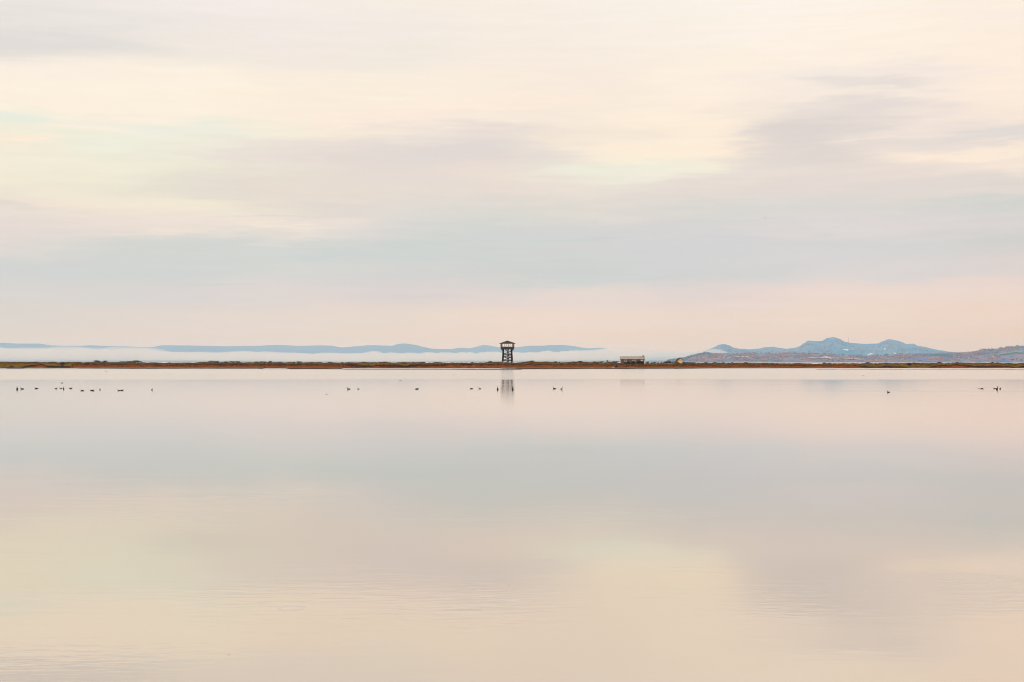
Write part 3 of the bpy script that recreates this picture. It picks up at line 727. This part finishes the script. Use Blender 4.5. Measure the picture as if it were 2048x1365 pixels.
def hill(name, fn, px0, px1, step, rows, m, back=1.5):
    V, Fc, n = [], [], rows
    N = int((px1 - px0) / step) + 1
    for i in range(N):
        px = px0 + i * step
        for j in range(rows):
            t = -.02 + (back + .02) * j / (rows - 1)
            if j == int((1.02) / (back + .02) * (rows - 1)): t = 1.0
            Y = fn.Y0 + (fn.Y1 - fn.Y0) * t
            V.append((wx(px, Y), Y, fn(px, Y)))
    for i in range(N - 1):
        for j in range(n - 1):
            a = i * n + j; Fc.append((a, a + n, a + n + 1, a + 1))
    return tag(mesh(name, V, Fc, m, smooth=True), kind='structure')
def land_mat(sc, stops, rough=1):
    def f(t, b):
        g = t.new('ShaderNodeNewGeometry').outputs['Position']
        a = t.noise(t.mapping(g, sc=(sc, sc * .5, sc * 4)), 1, 6, .62)
        t.put(b.inputs['Base Color'], t.ramp(a, stops))
    return f
M_l1 = mat('far_forest_hazed', land_mat(.00047, [(.3, (.12, .19, .21)), (.7, (.20, .26, .27))]))  # part of the distance haze is put into this slate blue
M_l2 = mat('mountain_slopes_hazed', land_mat(.0021, [(.30, (.08, .20, .25)), (.42, (.12, .25, .31)), (.50, (.22, .25, .27)), (.58, (.13, .26, .31)), (.66, (.34, .28, .26)), (.8, (.12, .23, .27))]))  # pale blues: haze look painted into the slope colours
M_l4 = mat('shore_slopes_hazed', land_mat(.0040, [(.30, (.04, .14, .20)), (.42, (.11, .15, .24)), (.48, (.34, .18, .16)), (.54, (.07, .16, .22)), (.64, (.40, .20, .15)), (.75, (.14, .18, .24))]))  # rust is the growth's own; the blues have haze mixed in
f1 = hill_fn(L1, 20700, 23800, .10, 1.0); f1b = hill_fn(L1B, 15300, 16700, .1, 2.0)
f2 = hill_fn(L2, 10200, 13600, .22, 3.0, 1.15); f4 = hill_fn(L4, 7300, 8800, .22, 4.0, .8)
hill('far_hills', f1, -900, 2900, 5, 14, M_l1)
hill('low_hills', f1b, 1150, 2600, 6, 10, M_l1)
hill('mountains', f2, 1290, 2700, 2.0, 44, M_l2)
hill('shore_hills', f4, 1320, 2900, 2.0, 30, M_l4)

def on_hill(fn, px, py):
    Y = fn.Y0
    while Y < fn.Y1:
        if fn(px, Y) >= wz(py, Y): break
        Y += 8
    return Y, fn(px, Y)
# woods on the slopes (uncountable: one object each)
def forest(name, fn, px0, px1, n, hmin, hmax, m, label, dens_seed, tlo=.05, thr=-.1, conif=.5, thi=1.02):
    V, Fc = [], []
    r = random.Random(dens_seed)
    for _ in range(n):
        px = r.uniform(px0, px1); t = r.uniform(tlo, thi); t = thi - (thi - t) * r.uniform(.3, 1) if r.random() < .4 else t
        Y = fn.Y0 + (fn.Y1 - fn.Y0) * t
        if nz(px * .03 + dens_seed, Y * .0024) < thr: continue
        z = fn(px, Y); x = wx(px, Y)
        if z < 2: continue
        h = r.uniform(hmin, hmax); b = len(V)
        if r.random() < conif:
            k = 5; w_ = h * .22
            V.append((x, Y, z + h))
            for i in range(k):
                a = i / k * 6.283 + r.random(); V.append((x + math.cos(a) * w_, Y + math.sin(a) * w_, z - 1))
            for i in range(k): Fc.append((b, b + 1 + i, b + 1 + (i + 1) % k))
        else:
            k = 5; w_ = h * .42
            V.append((x, Y, z + h * .8)); V.append((x, Y, z - 1))
            for i in range(k):
                a = i / k * 6.283; q = r.uniform(.75, 1.2); V.append((x + math.cos(a) * w_ * q, Y + math.sin(a) * w_ * q, z + h * r.uniform(.3, .55)))
            for i in range(k):
                j = (i + 1) % k; Fc.append((b, b + 2 + i, b + 2 + j)); Fc.append((b + 1, b + 2 + j, b + 2 + i))
    return tag(mesh(name, V, Fc, m), label, 'forest', kind='stuff')
def wood_mat(stops):
    def f(t, b):
        g = t.new('ShaderNodeNewGeometry')
        a = t.noise(t.mapping(g.outputs['Position'], sc=(.0034, .0017, .011)), 1, 4, .6)
        a = t.math('ADD', a, t.math('MULTIPLY', t.math('SUBTRACT', g.outputs['Random Per Island'], .5), .09))
        t.put(b.inputs['Base Color'], t.ramp(a, stops))
    return f
M_w4 = mat('autumn_wood_hazed', wood_mat([(.36, (.03, .13, .18)), (.47, (.07, .15, .22)), (.5, (.48, .18, .14)), (.54, (.34, .17, .16)), (.57, (.05, .14, .20)), (.66, (.50, .23, .15))]))  # autumn rust plus blues shifted to carry painted haze
M_w2 = mat('mountain_wood_hazed', wood_mat([(.36, (.08, .20, .26)), (.48, (.11, .24, .30)), (.53, (.27, .25, .26)), (.6, (.11, .23, .29)), (.68, (.32, .26, .24))]))  # tree colours lightened and blued to stand in for haze
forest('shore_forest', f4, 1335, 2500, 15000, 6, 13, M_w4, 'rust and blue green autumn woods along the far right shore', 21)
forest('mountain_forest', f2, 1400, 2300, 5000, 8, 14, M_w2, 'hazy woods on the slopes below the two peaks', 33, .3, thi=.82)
# one tree that stands clear of the skyline
Y = 8770; z = f4(1922, Y)
tr = link('pine_tree', None, None, (wx(1922, Y), Y, z)); tag(tr, 'lone dark tree standing above the skyline left of the right hill', 'tree')
MB().beam((0, 0, -1), (0, 0, 3), .5, .3).build('trunk', M_wood, tr)
V, Fc = [], []
for i in range(240):
    q = rnd.uniform(0, 1); a = rnd.uniform(0, 6.28); rr = (1 - q) * 3.4 * rnd.uniform(.4, 1) + .3; c = Vector((math.cos(a)*rr, math.sin(a)*rr, 2 + q * 9)); b = len(V)
    V += [tuple(c + Vector((rnd.uniform(-1, 1), rnd.uniform(-1, 1), rnd.uniform(-.7, .7)))) for _ in range(3)]; Fc.append((b, b+1, b+2))
mesh('crown', V, Fc, M_shrub, tr)

# buildings on the far shore
M_tile = mat('orange_tiles', color=(.62, .22, .11)); M_grey = mat('grey_roof', color=(.35, .33, .32)); M_wwall = mat('white_wall', color=(.85, .80, .74))
def house(fn, px, py, wpx, hpx, lb, roof=M_grey, wallm=M_wwall, group='white buildings on the far shore', rotz=0.0, name='village_house', cat='house'):
    Y, z = on_hill(fn, px, py); Y -= 4; s = Y / F; W, Hh = wpx * s / 2, hpx * s
    o = link(name, None, None, (wx(px, Y), Y, wz(py + hpx / 2, Y) - .3), (0, 0, rotz)); tag(o, lb, cat, group)
    D = min(W, 9) * .8; e = Hh * .62
    MB().box(-W, W, -D, D, -3, e).face((-W, -D, e), (-W, D, e), (-W, 0, Hh)).face((W, D, e), (W, -D, e), (W, 0, Hh)).build('wall', wallm, o)
    r = MB()
    for sy in (-1, 1):
        lo = [Vector(q) for q in ((-W - .3, sy*(D+.6), e - .3), (W + .3, sy*(D+.6), e - .3), (W + .3, 0, Hh + .15), (-W - .3, 0, Hh + .15))]; hi = [q + Vector((0, 0, .35)) for q in lo]
        r.face(*hi); r.face(*reversed(lo))
        for i in range(4): r.face(lo[i], lo[(i+1) % 4], hi[(i+1) % 4], hi[i])
    r.build('roof', roof, o)
    return o
wr = M_wwall
house(f4, 1445.5, 716.8, 3.6, 1.8, 'bright white house at the left end of the far shore', wr)
house(f4, 1458, 717, 8, 1.2, 'long low pale barn just right of the leftmost white house', wr, name='barn', cat='barn')
house(f4, 1486, 716.4, 24, 1.1, 'very long low pinkish roofed barn on the far shore below the low ridge', M_sroof, name='barn', cat='barn')
house(f4, 1650.5, 714.8, 5.5, 3.0, 'white house with an orange roof below the left peak', M_tile)
house(f2, 1688, 699.8, 17, 1.8, 'long white building on the slope under the high peak', wr, name='warehouse', cat='building')
house(f2, 1704.5, 698.9, 7, 1.4, 'short white building right of the long one on the slope', wr, name='warehouse', cat='building')
house(f2, 1738, 710.6, 5, 2.4, 'white house at the lower left of the hillside cluster', wr)
house(f2, 1742.5, 708.8, 4.5, 3.2, 'largest white house in the middle of the hillside cluster', wr)
house(f2, 1747, 706.6, 3, 1.8, 'topmost white house of the hillside cluster', wr)
house(f2, 1746.5, 709.6, 3, 1.6, 'small cream house at the right of the hillside cluster', M_sroof)
house(f2, 1789.5, 706.9, 5, 1.6, 'white house right of the round tank', wr)
house(f4, 1749, 717.4, 3, 1.5, 'white house on the shore below the hillside cluster', wr)
house(f4, 1764, 717.3, 3.4, 1.0, 'low grey roofed house on the shore below the round tank')
house(f4, 1775.5, 717.2, 4, .9, 'low pale house on the shore just right of the grey roofed one', wr)
house(f4, 1936, 715.2, 3, 1.1, 'small white house low on the shore beneath the lone tree', wr)
house(f4, 1985.5, 713.8, 3.5, 1.3, 'white house beside the green field at far right', wr)
# open fields among the woods
def field(x0, x1, t0, t1, m):
    V, Fc, N, K = [], [], 24, 5
    for i in range(N + 1):
        px = x0 + (x1 - x0) * i / N; q = 1 - abs(2 * i / N - 1) ** 4
        for k in range(K):
            t = (t0 + t1) / 2 + (t1 - t0) * (k / (K - 1) - .5) * (.15 + .85 * q); Y = f4.Y0 + (f4.Y1 - f4.Y0) * t
            V.append((wx(px, Y), Y, f4(px, Y) + 5.0))
    for i in range(N):
        for k in range(K - 1):
            a = i * K + k; Fc.append((a, a + K, a + K + 1, a + 1))
    tag(mesh('field', V, Fc, m, smooth=True), kind='structure')
M_straw = mat('straw_field', color=(.62, .42, .30)); M_green = mat('green_field', color=(.17, .27, .20))
field(1612, 1734, .30, .42, M_straw); field(1462, 1502, .34, .42, M_straw); field(1990, 2240, .33, .45, M_green)
Y, z = on_hill(f2, 1770.3, 701); Y -= 6
tk = link('storage_tank', None, None, (wx(1770.3, Y), Y, wz(701.0, Y))); tag(tk, 'round white storage tank on the slope below the right peak', 'tank')
R_ = 1.9 * Y / F; MB().beam((0, 0, -8), (0, 0, 3.2 * Y / F), R_, R_, 20).build('shell', M_wwall, tk)
MB().beam((0, 0, 3.2 * Y / F), (0, 0, 3.9 * Y / F), R_ * .98, R_ * .3, 20).build('dome', M_wwall, tk)
# mast on the ridge
Y = 13590; z = f2(1697, Y)
ms = link('radio_mast', None, None, (wx(1697, Y), Y, z - 2)); tag(ms, 'thin lattice radio mast on the ridge right of the high peak', 'mast')
hm = wz(675.5, Y) - z + 2
M_mast = mat('mast_steel', color=(.16, .15, .16), rough=.5)
m1 = MB()
for k in range(3):
    a = k / 3 * 6.283; m1.beam((math.cos(a) * 2.2, math.sin(a) * 2.2, 0), (math.cos(a) * .6, math.sin(a) * .6, hm), .34, .24)
m1.build('leg', M_mast, ms)
m2 = MB()
for i in range(9):
    f_ = i / 9; rr = 2.2 - 1.6 * f_
    for k in range(3):
        a, c = k / 3 * 6.283, (k + 1) / 3 * 6.283
        m2.beam((math.cos(a) * rr, math.sin(a) * rr, hm * f_), (math.cos(c) * rr * .92, math.sin(c) * rr * .92, hm * (f_ + 1/9)), .14)
m2.build('lattice', M_mast, ms)
MB().beam((0, 0, hm - .5), (0, 0, hm + 5), .2).build('antenna', M_mast, ms)

# ---------------------------------------------------------------- fog bank lying on the bay
def vol_mat(name, dens, color, aniso=0.0):
    m = bpy.data.materials.new(name); m.use_nodes = True; t = NT(m.node_tree); t.n.clear()
    v = t.new('ShaderNodeVolumePrincipled'); v.inputs['Density'].default_value = dens
    v.inputs['Color'].default_value = (*color, 1); v.inputs['Anisotropy'].default_value = aniso
    o = t.new('ShaderNodeOutputMaterial'); t.l.new(v.outputs[0], o.inputs['Volume'])
    return m
FT = [(-900,702),(0,696),(20,698),(60,698.5),(100,699.5),(112,697.5),(125,698.5),(142,697),(165,699),(190,699.5),(235,697.5),(250,700),(275,698),(300,700),(330,704),
      (380,705.5),(410,704.5),(440,705.5),(470,704.5),(495,703),(520,705.5),(600,706.5),(700,706.5),(748,704.5),(770,706.5),(830,706.5),(900,706.5),(960,706),(1000,705),(1038,705),(1045,704.5),
      (1060,705.5),(1100,704),(1130,703),(1165,701.5),(1185,700.5),(1215,697),(1260,698),(1330,702),(1370,704),(1400,702),(1425,697.5),(1437,698),(1450,707),(1480,713),(1520,718)]
FB = [(-900,722),(300,722),(700,724),(1050,722.5),(1250,722.5),(1400,722),(1520,719)]
FY = 11300.0
V, Fc = [], []; K = 24; N = 0
px = -880
while px <= 1515:
    top = wz(lerp_pts(FT, px), FY) + ((24 * nz(px * .05, 3.3, 0, 5) + 24 * abs(nz(px * .10, 9.3, 0, 3))) * (1 - sst(1080, 1220, px)) * (1 - .55 * sst(200, 420, px))); bot = wz(lerp_pts(FB, px), FY) + 2 * nz(px * .03, 7.7)
    e = min(1, (px + 880) / 20, (1515 - px) / 70); mz = (top + bot) / 2; hz_ = (top - bot) / 2 * max(.02, e)
    for k in range(K):
        a = k / K * 2 * math.pi; s_, c_ = math.sin(a), math.cos(a)
        yy = FY + c_ * 560 * (1 + .2 * nz(px * .02, c_)); q = math.copysign(abs(s_) ** ((.6 if s_ > 0 else 1.5) + 1.1 * sst(1150, 1300, px)), s_)
        V.append((wx(px, FY), yy, mz + q * hz_ + (2.4 * nz(px * .17, c_ * 2, s_) if q > 0 and px < 1220 else 0)))
    N += 1; px += 5
for i in range(N - 1):
    for k in range(K):
        j = (k + 1) % K; Fc.append((i*K+k, i*K+j, (i+1)*K+j, (i+1)*K+k))
Fc.append(tuple(range(K))[::-1]); Fc.append(tuple((N-1)*K + k for k in range(K)))
tag(mesh('fog_bank', V, Fc, vol_mat('fog', .0026, (1, .855, .71))), 'pale fog bank lying low over the bay before the far hills', 'fog bank', kind='stuff')

# ---------------------------------------------------------------- the air
bx = MB().box(-16000, 16000, -120, HAZE_END, -4.5, HAZE_TOP).build('haze', vol_mat('haze', HAZE_K, (.84, .95, 1.0)))
tag(bx, 'thin pale haze filling the air', 'haze', kind='stuff')
